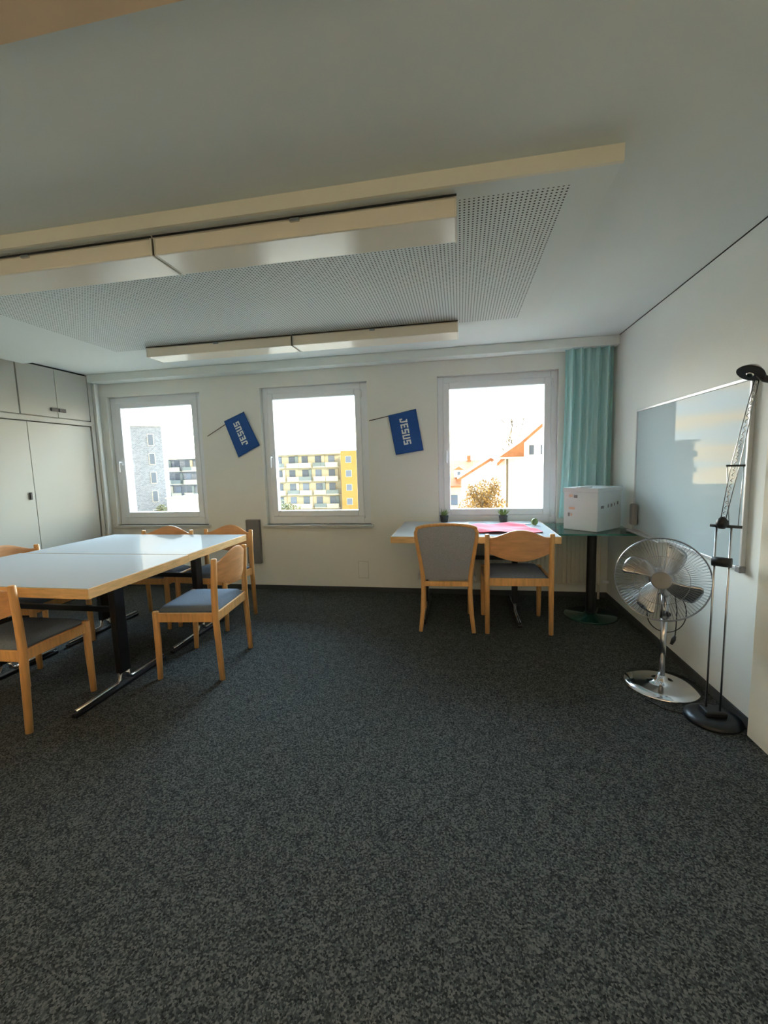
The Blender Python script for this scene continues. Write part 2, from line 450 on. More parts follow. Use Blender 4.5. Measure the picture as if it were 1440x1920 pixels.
# ------------------------------------------------------------------ ceiling luminaires (off)
def luminaire(name, x0, x1, y0, label, end=True):
    t_ = thing(name, label, 'ceiling light', ((x0+x1)/2, y0+.1, H-.057), 0, 'switched off fluorescent ceiling lights')
    w2 = (x1-x0)/2-.003
    MB().box((-w2, -.088, -.014), (w2, .088, 0)).build('mounting_rail', m_lampbody, t_)
    MB().tube([(-w2, -.1, -.011), (w2, -.1, -.011)], .004, 6).build('cable', m_gap, t_)
    d = MB(); d.box((-w2, -.098, -.088), (w2, .1, -.016)); d.build('diffuser', m_diff, t_, bevel=.006, label='off-white ribbed plastic diffuser')
    for x in (-w2+.004, w2-.004): MB().box((x-.004, -.1, -.09), (x+.004, .102, -.014)).build('end_cap', m_lampbody, t_, bevel=.002)
    k = MB(); k.box((-.02, -.108, -.03), (.02, -.098, -.018)); k.build('clip', m_steel, t_)
    return t_
luminaire('ceiling_light', -1.315, 0, -2.60, 'near ceiling light whose right end hangs over the dotted panel')
luminaire('ceiling_light', -2.635, -1.32, -2.60, 'near ceiling light cut off by the left edge')
luminaire('ceiling_light', -1.275, .0, -1.12, 'right ceiling light of the row nearest the windows')
luminaire('ceiling_light', -2.555, -1.28, -1.12, 'left ceiling light of the row nearest the windows')

# ------------------------------------------------------------------ fitted cupboards
Y0c = -.15
def cup_unit(name, y1, y0, z0, z1, label, doors, group, latch):
    t_ = thing(name, label, 'cupboard', (XL, (y0+y1)/2, z0), 0, group)
    h2 = (y0-y1)/2; hh = z1-z0
    MB().box((-.50, -h2+.001, 0), (-.022, h2-.001, hh)).build('carcass', m_cup, t_)
    dw = 2*h2/doors
    for i in range(doors):
        a = -h2+dw*i+.003; b = a+dw-.006
        d = MB().box((-.019, a, .004), (0, b, hh-.004)).build('door', m_cup, t_, bevel=.002)
        if latch == 'lock' and i == 0:
            MB().box((0, b-.055, .44+.62), (.014, b-.035, .51+.62)).build('handle', m_blackp, d, bevel=.003, label='small black door latch')
        if latch == 'pull':
            yy = b-.045 if i == 0 else a+.045
            s_ = -1 if i == 0 else 1
            m_ = MB(); m_.box((0, yy-.045 if i else yy-.035, .062), (.016, yy+.035 if i else yy+.045, .098)); m_.build('handle', m_blackp, d, bevel=.004, label='small dark door pull')
    return t_
z_mid = 1.90
ys = [-.15, -.937, -1.72, -2.50]
lab_u = ['white overhead cupboard nearest the window wall with two dark pulls', 'white overhead cupboard left of the one with dark pulls', 'white overhead cupboard farthest from the window wall']
lab_l = ['tall white cupboard nearest the window wall, below the pulls', 'tall white cupboard left of the one nearest the windows', 'tall white cupboard farthest from the window wall']
for i in range(3):
    cup_unit('overhead_cupboard', ys[i+1]+.004, ys[i]-.004, 1.935, 2.432, lab_u[i], 2, 'overhead cupboards along the left wall', 'pull')
yl = [-.165, -.885, -1.605, -2.33]
for i in range(3):
    cup_unit('tall_cupboard', yl[i+1], yl[i], .06, 1.875, lab_l[i], 1, 'tall cupboards along the left wall', 'lock' if i == 1 else '')
MB().box((XL-.5, -2.5, 1.882), (XL+.004, -.15, 1.93)).build('trim_7', m_cup, bevel=.002, **struct)
MB().box((XL-.5, -2.5, 2.436), (XL-.02, -.15, H)).build('trim_8', m_gap, **struct)
MB().box((XL-.5, -2.5, 0), (XL-.03, -.15, .055)).build('trim_9', m_gap, **struct)
f = MB(); f.box((XL-.53, -.148, 0), (XL, -.10, 2.44)); f.build('trim_10', m_cup, bevel=.002, **struct)
f = MB(); f.box((XL-.53, -.09, 0), (XL+.03, -.05, 2.36)); f.build('trim_11', m_wall, bevel=.004, **struct)
MB().box((XL-.53, -.05, 0), (XL-.0, 0, 2.44)).build('trim_12', m_wall, **struct)
MB().box((XLW, -2.52, 0), (XL-.001, -2.503, H)).build('trim_13', m_cup, **struct)

# ------------------------------------------------------------------ tables
def conf_table(name, x0, x1, y0, y1, zt, feet, label, group, yc=None, footlen=.74):
    xc = (x0+x1)/2; yc0 = (y0+y1)/2
    t_ = thing(name, label, 'table', (xc, yc0, 0), 0, group)
    a = (x1-x0)/2; b = (y1-y0)/2
    MB().box((-a+.002, -b+.002, zt-.05), (a-.002, b-.002, zt)).build('tabletop', m_lamin, t_, bevel=.001, label='white laminate top')
    e_ = MB(); k = .004; z0 = zt-.056; z1 = zt-.0015
    e_.box((-a-k, -b-k, z0), (a+k, -b+.001, z1)); e_.box((-a-k, b-.001, z0), (a+k, b+k, z1))
    e_.box((-a-k, -b, z0), (-a+.001, b, z1)); e_.box((a-.001, -b, z0), (a+k, b, z1))
    e_.build('edge_band', m_edge, t_, bevel=.002, label='beech edge')
    dy = 0 if yc is None else yc-yc0
    for fx in feet:
        x = fx-xc
        c = MB(); c.box((x-.022, dy-.042, .095), (x+.022, dy+.042, zt-.08)); c.build('leg', m_black, t_, bevel=.006)
        c = MB(); c.box((x-.03, -b+.1, zt-.085), (x+.03, b-.1, zt-.055)); c.build('crossbeam', m_black, t_, bevel=.003)
        g = MB(); hl = footlen/2
        g.box((x-.02, dy-hl, .0), (x+.02, dy+hl, .022)); g.build('foot', m_black, t_, bevel=.006)
        c = MB()
        for s_ in (-1, 1):
            c.tube([(x, dy+s_*hl*.97, .034), (x, dy+s_*.06, .036), (x, dy+s_*.035, .05), (x, dy+s_*.03, .1)], .012, 10)
        c.build('foot_rail', m_chrome, t_, label='chrome rail over the foot')
    st = MB(); st.box((feet[0]-xc, dy-.012, .485), (feet[-1]-xc, dy+.012, .52)); st.build('stretcher', m_black, t_, bevel=.003)
    return t_
G1 = 'meeting tables pushed together'
conf_table('conference_table', -3.30, -1.885, -2.555, -1.732, .77, (-3.05, -2.13), 'white table with beech edge nearest the camera, left side of the room', G1, -2.12)
conf_table('conference_table', -3.27, -1.905, -1.722, -.87, .77, (-3.05, -2.13), 'white table with beech edge nearer the windows, butted to another table', G1, -1.29)
conf_table('work_table', -.565, .765, -.955, -.05, .768, (-.315, .475), 'white table with beech edge under the right window', None, -.52)

# ------------------------------------------------------------------ chairs
def beech_chair(label, loc, rz):
    t_ = thing('beech_chair', label, 'chair', loc, rz, 'beech frame chairs')
    hw, dr, df = .243, -.20, .20
    for s_ in (-1, 1):
        MB().tube([(s_*hw, dr-.018, 0), (s_*hw, dr, .42), (s_*hw, dr-.004, .60), (s_*hw, dr-.016, .795), (s_*hw, dr-.016, .80)], [.018, .0215, .0205, .0185, .014], 12).build('leg', m_wood, t_)
        MB().tube([(s_*(hw-.004), df+.006, 0), (s_*(hw-.004), df, .25), (s_*(hw-.004), df, .452), (s_*(hw-.004), df, .458)], [.017, .021, .021, .017], 12).build('leg', m_wood, t_)
    r_ = MB()
    for s_ in (-1, 1): r_.box((s_*hw-.011, dr, .388), (s_*hw+.011, df, .448))
    r_.box((-hw, df-.012, .392), (hw, df+.012, .448)); r_.box((-hw, dr-.012, .385), (hw, dr+.012, .448))
    r_.build('seat_frame', m_wood, t_, bevel=.005)
    def cush(u, v):
        x = (u-.5)*2; y = (v-.5)*2
        ed = (1-abs(x)**6)*(1-abs(y)**6)
        return (x*.222, .004+y*.205, .452+.032*ed**.4 - .008*(1-y*y)*(1-x*x)*.6)
    MB().grid(cush, 16, 16, lambda u, v: (0, 0, -.03)).build('seat', m_seat, t_, label='blue-grey upholstered seat')
    def top(x):
        a = abs(x)
        k = .5+.5*math.cos(PI*min(1, a/.205))
        return .772+.064*k**.62
    def bot(x):
        a = abs(x)/.23
        return .588+.058*a**1.6
    def bk(u, v):
        x = -.226+.452*u
        z = bot(x)+(top(x)-bot(x))*v
        return (x, dr-.008-.045*(1-(x/.23)**2)-.012*v, z)
    MB().grid(bk, 36, 12, lambda u, v: (0, .011, 0)).build('backrest', m_woodb, t_, bevel=.002)
    return t_
c0 = beech_chair('beech chair with blue-grey seat beside the right end of the near table', (-1.775, -1.757, 0), 0)
def rz_for(dx, dy): return math.atan2(-dx, dy)    # local +y turned onto (dx, dy)
c0.rotation_euler = (0, 0, rz_for(-.99, -.11))
def cc(loc, d, label): return dup(c0, loc, rz_for(*d), label)
cc((-2.51, -2.42, 0), (-.03, 1), 'beech chair cut off by the left edge, in front of the near table')
cc((.44, -.80, 0), (-.04, 1), 'beech chair with curved plywood back at the table under the right window')
cc((-3.15, -1.76, 0), (1, .06), 'beech chair at the left end of the meeting tables, in front of the cupboards')
cc((-2.73, -1.02, 0), (.05, -1), 'beech chair behind the meeting tables, below the left window')
cc((-2.165, -.97, 0), (-.10, -1), 'beech chair at the far right corner of the meeting tables, by the grey panel')

# chair with upholstered back
t_ = thing('upholstered_chair', 'chair with high grey upholstered back at the table under the right window', 'chair', (-.118, -.80, 0), .03)
def rear(s_): return [(s_*.212, -.235, 0), (s_*.196, -.215, .15), (s_*.187, -.20, .32), (s_*.188, -.20, .44), (s_*.200, -.215, .55), (s_*.220, -.235, .68), (s_*.236, -.25, .78), (s_*.238, -.256, .82), (s_*.226, -.262, .85)]
for s_ in (-1, 1):
    MB().tube(rear(s_), [.017, .018, .019, .019, .018, .017, .016, .015, .012], 12).build('leg', m_wood, t_)
    MB().tube([(s_*.20, .21, 0), (s_*.205, .20, .25), (s_*.205, .20, .44)], [.016, .02, .02], 12).build('leg', m_wood, t_)
arc = [(.232*math.sin(a), -.262-.004*math.cos(a), .846+.036*math.cos(a)) for a in [(-PI/2)+PI*i/16 for i in range(17)]]
MB().tube(arc, .013, 10).build('top_rail', m_wood, t_)
def hwid(z):
    P = [(.40, .187), (.44, .188), (.55, .200), (.68, .220), (.78, .236), (.82, .238), (.86, .226), (.90, .2)]
    for (a, b), (c, d) in zip(P, P[1:]):
        if z <= c: return b+(d-b)*(z-a)/(c-a)
    return .2
def bkp(u, v):
    x_ = (u-.5)*2
    z0 = .425-.012*(1-x_*x_); z1 = .842+.034*math.sqrt(max(0, 1-x_*x_*.96))
    z = z0+(z1-z0)*v
    w_ = hwid(z)-.006
    y = -.20-.07*max(0, (z-.44))/.42-.028*(1-x_*x_)**.5*(1-abs(2*v-1)**4)
    return (x_*w_, y, z)
MB().grid(bkp, 20, 16, lambda u, v: (0, .05, 0)).build('backrest', m_seatg, t_, bevel=.008, label='grey fabric back panel')
r_ = MB()
r_.box((-.19, -.215, .372), (.19, -.19, .412)); r_.box((-.2, .19, .39), (.2, .212, .44))
for s_ in (-1, 1): r_.box((s_*.196-.011, -.2, .385), (s_*.196+.011, .2, .435))
r_.build('seat_frame', m_wood, t_, bevel=.004)
def cus(u, v):
    x = (u-.5)*2; y = (v-.5)*2
    ed = (1-abs(x)**6)*(1-abs(y)**6)
    return (x*.232, .02+y*.215, .452+.05*ed**.4)
MB().grid(cus, 16, 16, lambda u, v: (0, 0, -.03)).build('seat', m_seatg, t_)

# ------------------------------------------------------------------ glass table, box, plants, things on the tables
t_ = thing('glass_table', 'green glass side table on a dark column in the right corner', 'table', (1.105, -.55, 0))
zg = .762
MB().box((-.325, -.245, zg-.012), (.293, .40, zg)).build('tabletop', m_green_glass, t_, label='clear green glass top')
e_ = MB(); e_.box((-.326, -.2475, zg-.013), (.294, -.2451, zg)); e_.box((.2931, -.245, zg-.013), (.2955, .4, zg)); e_.build('glass_edge', m_green_edge, t_, label='dark green polished glass edge')
MB().lathe([(.04, .03), (.038, .1), (.037, .70), (.038, .735)], n=20).build('pole', m_blackp, t_)
MB().lathe([(.1, .735), (.1, .748)], n=28).build('mounting_plate', m_blackp, t_)
MB().lathe([(.21, 0), (.214, .004), (.214, .012), (.208, .016), (.06, .02), (.045, .034)], n=48).build('base', m_green_base, t_, label='round dark green glass base')

t_ = thing('white_box', 'white cardboard box with faint prints on the green glass table', 'box', (1.095, -.715, zg+.001))
# footprint with a corner towards the room
fp = [(0, 0), (.27, .27), (.06, .46), (-.215, .20)]
hb = .352
b_ = MB(); n_ = 4
b_.prism(fp, 'z', 0, hb)
b_.build('body', m_boxw, t_, bevel=.006)
lidp = [(0, -.006), (.277, .27), (.06, .468), (-.222, .20)]
MB().prism(lidp, 'z', hb-.03, hb+.006).build('lid', m_boxw, t_, bevel=.003)
MB().box((-.075, .12, hb+.006), (.06, .16, hb+.016), Matrix.Rotation(.5, 4, 'Z')).build('handle', m_white_pvc, t_, bevel=.004)
def on_face(p0, p1, s, z, w_, h_, mat, name):
    p0 = Vector((p0[0], p0[1], 0)); p1 = Vector((p1[0], p1[1], 0)); d = (p1-p0); ln_ = d.length; d.normalize()
    nn = Vector((d.y, -d.x, 0))
    c = p0+d*s*ln_+Vector((0, 0, z))
    vs = []
    for k in (0, .0016):
        for u, v in ((-1, -1), (1, -1), (1, 1), (-1, 1)):
            vs.append(c+d*(u*w_/2)+Vector((0, 0, v*h_/2))+nn*k)
    return MB().add(vs, [(0, 3, 2, 1), (4, 5, 6, 7), (0, 1, 5, 4), (1, 2, 6, 5), (2, 3, 7, 6), (3, 0, 4, 7)])
LF = (fp[3], fp[0]); RF = (fp[0], fp[1])
for s, z, w_, h_, m in ((.22, .29, .035, .022, m_inko), (.36, .285, .03, .024, m_inkd), (.25, .185, .05, .02, m_inko), (.16, .13, .014, .03, m_inkd), (.24, .13, .012, .022, m_inko)):
    on_face(*LF, s, z, w_, h_, m, 'print').build('print', m, t_)
for s, z, w_, h_ in ((.18, .20, .045, .022), (.42, .205, .012, .026), (.56, .207, .018, .024), (.68, .212, .01, .024), (.82, .22, .02, .026)):
    on_face(*RF, s, z, w_, h_, m_inkd, 'print').build('print', m_inkd, t_)

def plant(label, loc):
    t_ = thing('potted_plant', label, 'plant', loc, random.random()*3, 'small potted plants at the back of the work table')
    MB().lathe([(.024, 0), (.027, .003), (.033, .045), (.034, .052), (.030, .053), (.028, .046)], n=20).build('pot', m_pot, t_)
    t_.scale = (1.3, 1.3, 1.3)
    f_ = MB()
    for i in range(46):
        a = random.uniform(0, 2*PI); le = random.uniform(.035, .07); sp_ = random.uniform(.1, 1.0)
        p0 = Vector((math.cos(a)*.012, math.sin(a)*.012, .044))
        d = Vector((math.cos(a)*sp_, math.sin(a)*sp_, 1.1)).normalized()
        side = d.cross(Vector((0, 0, 1))).normalized()*.0045
        p1 = p0+d*le*.55; p2 = p0+d*le+Vector((0, 0, -.012*sp_))
        nn = d.cross(side).normalized()*.001
        f_.add([p0-side*.5, p0+side*.5, p1+side, p2, p1-side, p1+nn*2], [(0, 1, 2, 5), (2, 3, 5), (3, 4, 5), (4, 0, 5)], False)
    f_.build('foliage', m_leaf, t_)
plant('small green potted plant below the left corner of the right window', (-.157, -.10, .769))
plant('small green plant in a dark pot below the middle of the right window', (.416, -.10, .769))

# crumpled red cloth on the work table
def cloth(u, v):
    x = .06+.56*u+.05*math.sin(v*4+1)
    y = -.80+.50*v+.06*math.sin(u*5)*(v-.3)
    z = .7705+.012*(.5+.5*math.sin(u*13+v*5))*(.5+.5*math.sin(v*11-u*4))+.018*max(0, math.sin((u+v)*4.2))**3
    return (x, y, z)
MB().grid(cloth, 40, 32, lambda u, v: (0, 0, .0018)).build('red_cloth', m_red, label='crumpled pinkish red cloth lying on the table under the right window', cat='cloth')
def paper(u, v):
    return (-.12+.2*u, -.42+.24*v+.03*u, .7695+.003*math.sin(u*6)*v)
MB().grid(paper, 8, 8, lambda u, v: (0, 0, .0012)).build('paper_sheet', m_boxw, label='pale sheet of paper left of the red cloth', cat='paper')
t_ = thing('tape_roll', 'small roll of tape on the table corner right of the red cloth', 'tape', (.672, -.33, .769))
mm = Matrix.Rotation(PI/2, 4, 'X') @ Matrix.Rotation(.6, 4, 'Y')
MB().lathe([(.016, -.012), (.03, -.012), (.03, .012), (.016, .012)], c=(0, 0, .031), n=24, m=mm).build('roll', m_leaf, t_)
MB().lathe([(.013, -.011), (.0155, -.011), (.0155, .011), (.013, .011)], c=(0, 0, .031), n=20, m=mm).build('core', m_boxw, t_)
MB().tube([(.585, -.30, .776), (.64, -.345, .776)], .006, 8).build('marker_pen', m_white_pvc, label='white pen lying between red cloth and tape roll', cat='pen')

# ------------------------------------------------------------------ curtain
t_ = thing('curtain', 'turquoise curtain gathered in the corner right of the right window', 'curtain', (1.19, -.09, .8))
def cur(u, v):
    x0 = -.225+.02*math.sin(v*3)-.035*(1-v); x1 = .195
    k = .5+.5*(1-v)
    x = x0+(x1-x0)*(u+.012*math.sin(u*23))
    y = .036*math.sin(u*2*PI*5.5+.35*math.sin(v*3))*(.8+.25*math.sin(u*9))
    return (x, y, 1.565*v)
MB().grid(cur, 150, 24).build('fabric', m_curt, t_)
MB().box((-.40, -.012, 1.566), (.215, .012, 1.58)).build('curtain_rail', m_white_pvc, t_)

# ------------------------------------------------------------------ radiator
t_ = thing('radiator', 'cream panel radiator below the right window, behind the glass table', 'radiator', (.75, -.02, 0))
b_ = MB(); b_.box((-.95, -.05, .14), (.58, -.036, .64))
b_.build('back_panel', m_rad, t_, bevel=.004)
rb = MB()
for i in range(38):
    x = -.94+i*.0402
    rb.box((x, -.062, .16), (x+.022, -.05, .62))
rb.build('front_panel', m_rad, t_, bevel=.004)
MB().box((-.952, -.064, .64), (.582, -.012, .65)).build('top_grille', m_rad, t_, bevel=.002)
for x in (.50, .565): MB().tube([(x, -.04, .0), (x, -.04, .14)], .011, 10).build('pipe', m_rad, t_)
MB().tube([(.60, -.035, .17), (.655, -.035, .17)], .014, 12).build('valve', m_white_pvc, t_)

# ------------------------------------------------------------------ wall items
MB().box((-2.345, -.045, .302), (-2.185, -.001, .795)).build('wall_panel', m_greyc, bevel=.004, label='narrow grey metal panel on the wall below the gap between left and middle windows', cat='panel')
t_ = thing('socket_cover', 'square white blank cover plate low on the wall below the middle window', 'cover plate', (-1.03, 0, .24))
MB().box((-.052, -.006, -.088), (.052, -.0005, .088)).build('plate', m_wall, t_, bevel=.002)
MB().box((-.056, -.002, -.092), (.056, -.0004, .092)).build('gap_line', m_sill, t_)

GLY = {  # 5x7 dot-free block strokes: rectangles (x0,y0,x1,y1) in a 1 x 1.3 cell
 'J': [(.62, .25, .92, 1.3), (.38, 1.08, 1.0, 1.3), (.05, 0, .80, .25), (.05, 0, .33, .5)],
 'E': [(.08, 0, .38, 1.3), (.08, 0, .95, .26), (.08, .52, .82, .78), (.08, 1.04, .95, 1.3)],
 'S': [(.05, 0, .95, .26), (.65, 0, .95, .74), (.05, .52, .95, .78), (.05, .56, .35, 1.3), (.05, 1.04, .95, 1.3)],
 'U': [(.05, 0, .35, 1.3), (.65, 0, .95, 1.3), (.05, 0, .95, .26)],
}
def flag(label, stick0, ctop0, ctop1, cbot1, cbot0, mirror, text_dir):
    """all points (x, z) on the wall plane; ctop0 -> ctop1 runs along the stick"""
    o_ = Vector((stick0[0], -.018, stick0[1]))
    t_ = thing('paper_flag', label, 'flag', o_, 0, 'blue flags on the window wall')
    P = lambda q, y=0: Vector((q[0]-stick0[0], y, q[1]-stick0[1]))
    A, B, C, D = P(ctop0), P(ctop1), P(cbot1), P(cbot0)
    def fn(u, v):
        p = (A*(1-u)+B*u)*(1-v)+(D*(1-u)+C*u)*v
        p.y = -.004+.006*math.sin(u*5+v*2)*v
        return p
    MB().grid(fn, 16, 16, lambda u, v: (0, .0015, 0)).build('cloth', m_blue, t_)
    end = P(ctop1)
    MB().tube([(0, 0, 0), end+Vector((0, .004, 0))], .004, 8).build('stick', m_stick, t_)
    # letters: word runs along v (down the flag), letter height along u
    word = 'JESUS'
    cell = .135; v0 = .14
    for i, ch in enumerate(word):
        m_ = MB()
        for (x0, y0, x1, y1) in GLY[ch]:
            cs = []
            for yy in (0, -.0015):
                for (gx, gy) in ((x0, y0), (x1, y0), (x1, y1), (x0, y1)):
                    s_ = (i+gx*.9)*cell
                    if text_dir > 0: v = v0+s_; u = .36+gy/1.3*.27
                    else: v = v0+5*cell-s_; u = .62-gy/1.3*.27
                    q = fn(u, v); q.y += -.0012+yy
                    cs.append(q)
            m_.add(cs, [(0, 3, 2, 1), (4, 5, 6, 7), (0, 1, 5, 4), (1, 2, 6, 5), (2, 3, 7, 6), (3, 0, 4, 7)])
        m_.build('letter', m_letter, t_)
    return t_
flag('blue JESUS flag left of the middle window, tilted most', (-2.744, 1.727), (-2.533, 1.88), (-2.294, 1.971), (-2.132, 1.606), (-2.391, 1.482), False, -1)
flag('blue JESUS flag between the middle and right windows', (-.913, 1.812), (-.712, 1.856), (-.428, 1.906), (-.36, 1.494), (-.645, 1.455), False, 1)

# ------------------------------------------------------------------ whiteboard
yA, yBd, zA, zB = -.645, -1.99, .788, 1.72
t_ = thing('whiteboard', 'glossy whiteboard in aluminium frame on the right wall', 'whiteboard', (XR, yA, zA))
D_ = yBd-yA; Hh = zB-zA
MB().box((-.016, D_, 0), (-.003, 0, Hh)).build('board', m_board, t_)
f_ = MB(); k = .014
f_.box((-.022, D_-k, -k), (-.001, D_+.004, Hh+k)); f_.box((-.022, -.004, -k), (-.001, k, Hh+k)); f_.box((-.022, D_, Hh-.004), (-.001, 0, Hh+k)); f_.box((-.022, D_, -k), (-.001, 0, .004))
f_.build('frame', m_alu, t_, bevel=.003)
MB().box((-.075, -.58, -.02), (-.022, -.0, -.008)).build('pen_tray', m_alu, t_, bevel=.003)
MB().box((-.03, D_-.022, -.022), (-.001, D_+.018, .012)).build('corner_cap', m_greyc, t_, bevel=.004)
MB().box((-.065, -.045, .035), (-.022, .03, .205)).build('board_eraser', m_greyc, None, bevel=.014, seg=3, label='dark grey eraser stuck to the lower left corner of the whiteboard', cat='eraser').location = (XR, yA-.055, zA)

# ------------------------------------------------------------------ pedestal fan
bx_, by_ = 1.175, -1.72
t_ = thing('pedestal_fan', 'chrome pedestal fan with wire cage standing by the right wall', 'fan', (bx_, by_, 0))
MB().lathe([(.198, 0), (.2, .006), (.194, .013), (.14, .019), (.08, .026), (.045, .034), (.034, .046), (.024, .07)], n=64).build('base', m_chrome, t_, label='round polished chrome base')
MB().tube([(0, 0, .07), (0, 0, .44)], .0165, 16).build('pole', m_steel, t_)
MB().tube([(0, 0, .42), (0, 0, .46), (0, 0, .56)], [.022, .02, .02], 16).build('pole_collar', m_steel, t_)
MB().tube([(0, -.018, .455), (0, -.048, .455)], .014, 12).build('knob', m_blackp, t_)
hub = Vector((1.085-bx_, -1.87-by_, .690))
cb_ = MB(); cb_.box((-.022, -.03, .56), (.022, .02, .66)); cb_.build('control_box', m_steel, t_, bevel=.006)
fd = (Vector((0, -4.38, 1.36))-Vector((1.085, -1.87, .69))); fd = Vector((fd.x, fd.y, fd.z*.55)).normalized()
ax = Vector((0, 0, 1)).cross(fd).normalized(); uz = fd.cross(ax)
FM = Matrix((ax, uz, fd)).transposed().to_4x4()      # local z = forward
def FP(x, y, z): return FM @ Vector((x, y, z)) + hub
mot = MB(); mot.lathe([(.03, -.17), (.055, -.16), (.062, -.12), (.062, -.06), (.05, -.045)], c=hub, n=28, m=FM.to_3x3()); mot.build('motor', m_steel, t_)
R_ = .226
cg = MB()
def ring(r, z, rr, n=56, k=6): cg.tube([FP(r*math.cos(2*PI*i/n), r*math.sin(2*PI*i/n), z) for i in range(n)], rr, k, closed=True)
ring(R_, -.005, .0042); ring(R_, .006, .003)
def fz(r): return .052*(1-(r/R_)**3)+.004
nw = 84
for i in range(nw):
    a = 2*PI*i/nw
    for sgn, r0 in ((1, .04), (-1, .06)):
        pts = []
        for r in (r0, .1, .15, .19, .215, R_):
            tw = a+sgn*.0
            pts.append(FP(r*math.cos(tw), r*math.sin(tw), sgn*fz(r) if sgn > 0 else -fz(r)*1.1))
        cg.tube(pts, .0009, 4, caps=False)
ring(.13, fz(.13)+.001, .0014, 48, 4)
cage = cg.build('cage', m_wire, t_)
MB().lathe([(.0, .056), (.046, .056), (.048, .061), (.046, .066), (.04, .067), (0, .0672)], c=hub, n=36, m=FM.to_3x3()).build('badge', m_greyc, cage, label='round grey badge in the middle of the cage')
MB().lathe([(.02, -.045), (.034, -.03), (.034, .02), (.02, .032)], c=hub, n=24, m=FM.to_3x3()).build('rotor_hub', m_steel, t_)
for k in range(4):
    a0 = math.radians(50+90*k)
    def bl(u, v, a0=a0):
        r = .028+.165*u
        wd = .030+.052*math.sin(min(1, u*1.15)*PI/2)
        if u > .85: wd *= math.sqrt(max(.05, 1-((u-.85)/.15)**2*.8))
        tt = (v-.5)*wd*1.25
        lag = .35*u
        x = r*math.cos(lag)-tt*math.sin(lag); y = r*math.sin(lag)+tt*math.cos(lag)
        z = (v-.5)*.036+.004*math.sin(v*PI)
        return FP(x*math.cos(a0)-y*math.sin(a0), x*math.sin(a0)+y*math.cos(a0), z)
    MB().grid(bl, 14, 8, lambda u, v: tuple(fd*.0018)).build('blade', m_steel, t_)
# coiled mains lead of the fan hanging from the pole
cd = MB()
def lead(i):
    a = i/60*2*PI
    return (.02+.085*math.cos(a)*1.0+.02, .03, .44+.10*math.sin(a)-.02)
cd.tube([(.02+.105*math.cos(a), .02+.01*math.sin(2*a), .45+.125*math.sin(a)) for a in [PI*.9+i/40*PI*2.05 for i in range(41)]], .0032, 6)
cd.tube([(.06, .02, .55), (.075, .02, .46), (.072, .015, .36), (.066, .01, .30)], .0032, 6)
cd.build('cord', m_blackp, t_)
MB().tube([(.067, .01, .305), (.06, .01, .285), (.048, .01, .255)], [.006, .012, .008], 10).build('plug', m_blackp, t_)
MB().tube([(bx_-.15, by_-.17, .004), (bx_-.10, by_-.26, .004), (bx_-.02, by_-.30, .004), (bx_+.05, by_-.33, .004)], .003, 6).build('power_cord', m_blackp, label='thin black cable on the carpet between fan base and lamp base', cat='cable')

# ------------------------------------------------------------------ floor lamp
lx, ly = 1.276, -2.052
t_ = thing('floor_lamp', 'slim twin-rod floor lamp with black base and saucer head by the whiteboard', 'lamp', (lx, ly, 0))
MB().lathe([(.125, 0), (.127, .006), (.122, .02), (.09, .03), (.05, .034)], n=48).build('base', m_black, t_)
MB().box((-.05, -.04, .03), (.05, .04, .06)).build('foot_block', m_blackp, t_, bevel=.008)
d2 = Vector((.8, -.6, 0)).normalized()*.029
for s_ in (-1, 1): MB().tube([d2*s_+Vector((0, 0, .03)), d2*s_+Vector((0, 0, 1.01))], .0048, 10).build('rod', m_steel, t_)
MB().tube([d2*-1.35+Vector((0, 0, .832)), d2*1.35+Vector((0, 0, .832))], .024, 14).build('clamp', m_blackp, t_)
MB().tube([d2*-1.9+Vector((0, 0, 1.012)), d2*2.4+Vector((0, 0, 1.012))], .0075, 10).build('crossbar', m_blackp, t_)
MB().tube([Vector((-.01, 0, 1.0)), Vector((-.01, 0, 1.02)), Vector((-.008, 0, 1.04)), Vector((-.008, 0, 1.058))], [.014, .026, .024, .008], 14).build('joint_knob', m_blackp, t_)
p0 = Vector((-.006, 0, 1.04)); p1 = Vector((.033, 0, 1.307)); p2 = Vector((.088, -.02, 1.70))
MB().tube([p1-d2*1.2, p1+d2*1.3], .005, 8).build('crossbar', m_blackp, t_)
for s_ in (-.55, .55):
    MB().tube([p0+d2*s_*.6, p1+d2*s_, p2+d2*s_*.5], .0022, 6).build('arm_wire', m_steel, t_)
hx_ = []
for i in range(241):
    k = i/240; c = p0.lerp(p1, k/.42) if k < .42 else p1.lerp(p2, (k-.42)/.58)
    a = k*2*PI*24
    hx_.append(c+d2.normalized()*math.cos(a)*.0045+Vector((0, .0045*math.sin(a), 0)))
MB().tube(hx_, .0021, 5).build('coiled_lead', m_chrome, t_)
for s_ in (-1, 1): MB().tube([p1+d2*s_*1.1, Vector((.022, 0, 1.015))+d2*(s_*.6+.6)], .0018, 6).build('arm_wire', m_steel, t_)
hm = Matrix.Rotation(math.radians(30), 4, 'Y') @ Matrix.Rotation(math.radians(-12), 4, 'X')
hc = p2+Vector((-.032, -.01, .032))
MB().lathe([(.055, -.002), (.057, 0), (.05, .010), (.036, .018), (.03, .019)], c=hc, n=36, m=hm.to_3x3()).build('lamp_shade', m_blackp, t_)
MB().lathe([(.034, .017), (.032, .028), (.02, .038), (.006, .042)], c=hc, n=28, m=hm.to_3x3()).build('shade_cap', m_alu, t_)
MB().lathe([(.012, -.012), (.016, -.008), (.016, .0)], c=hc, n=16, m=hm.to_3x3()).build('bulb', m_chrome, t_)
MB().tube([hc+Vector((.03, 0, -.004)), hc+Vector((.062, 0, -.03)), hc+Vector((.078, 0, -.04))], [.014, .016, .01], 10).build('head_bracket', m_blackp, t_)

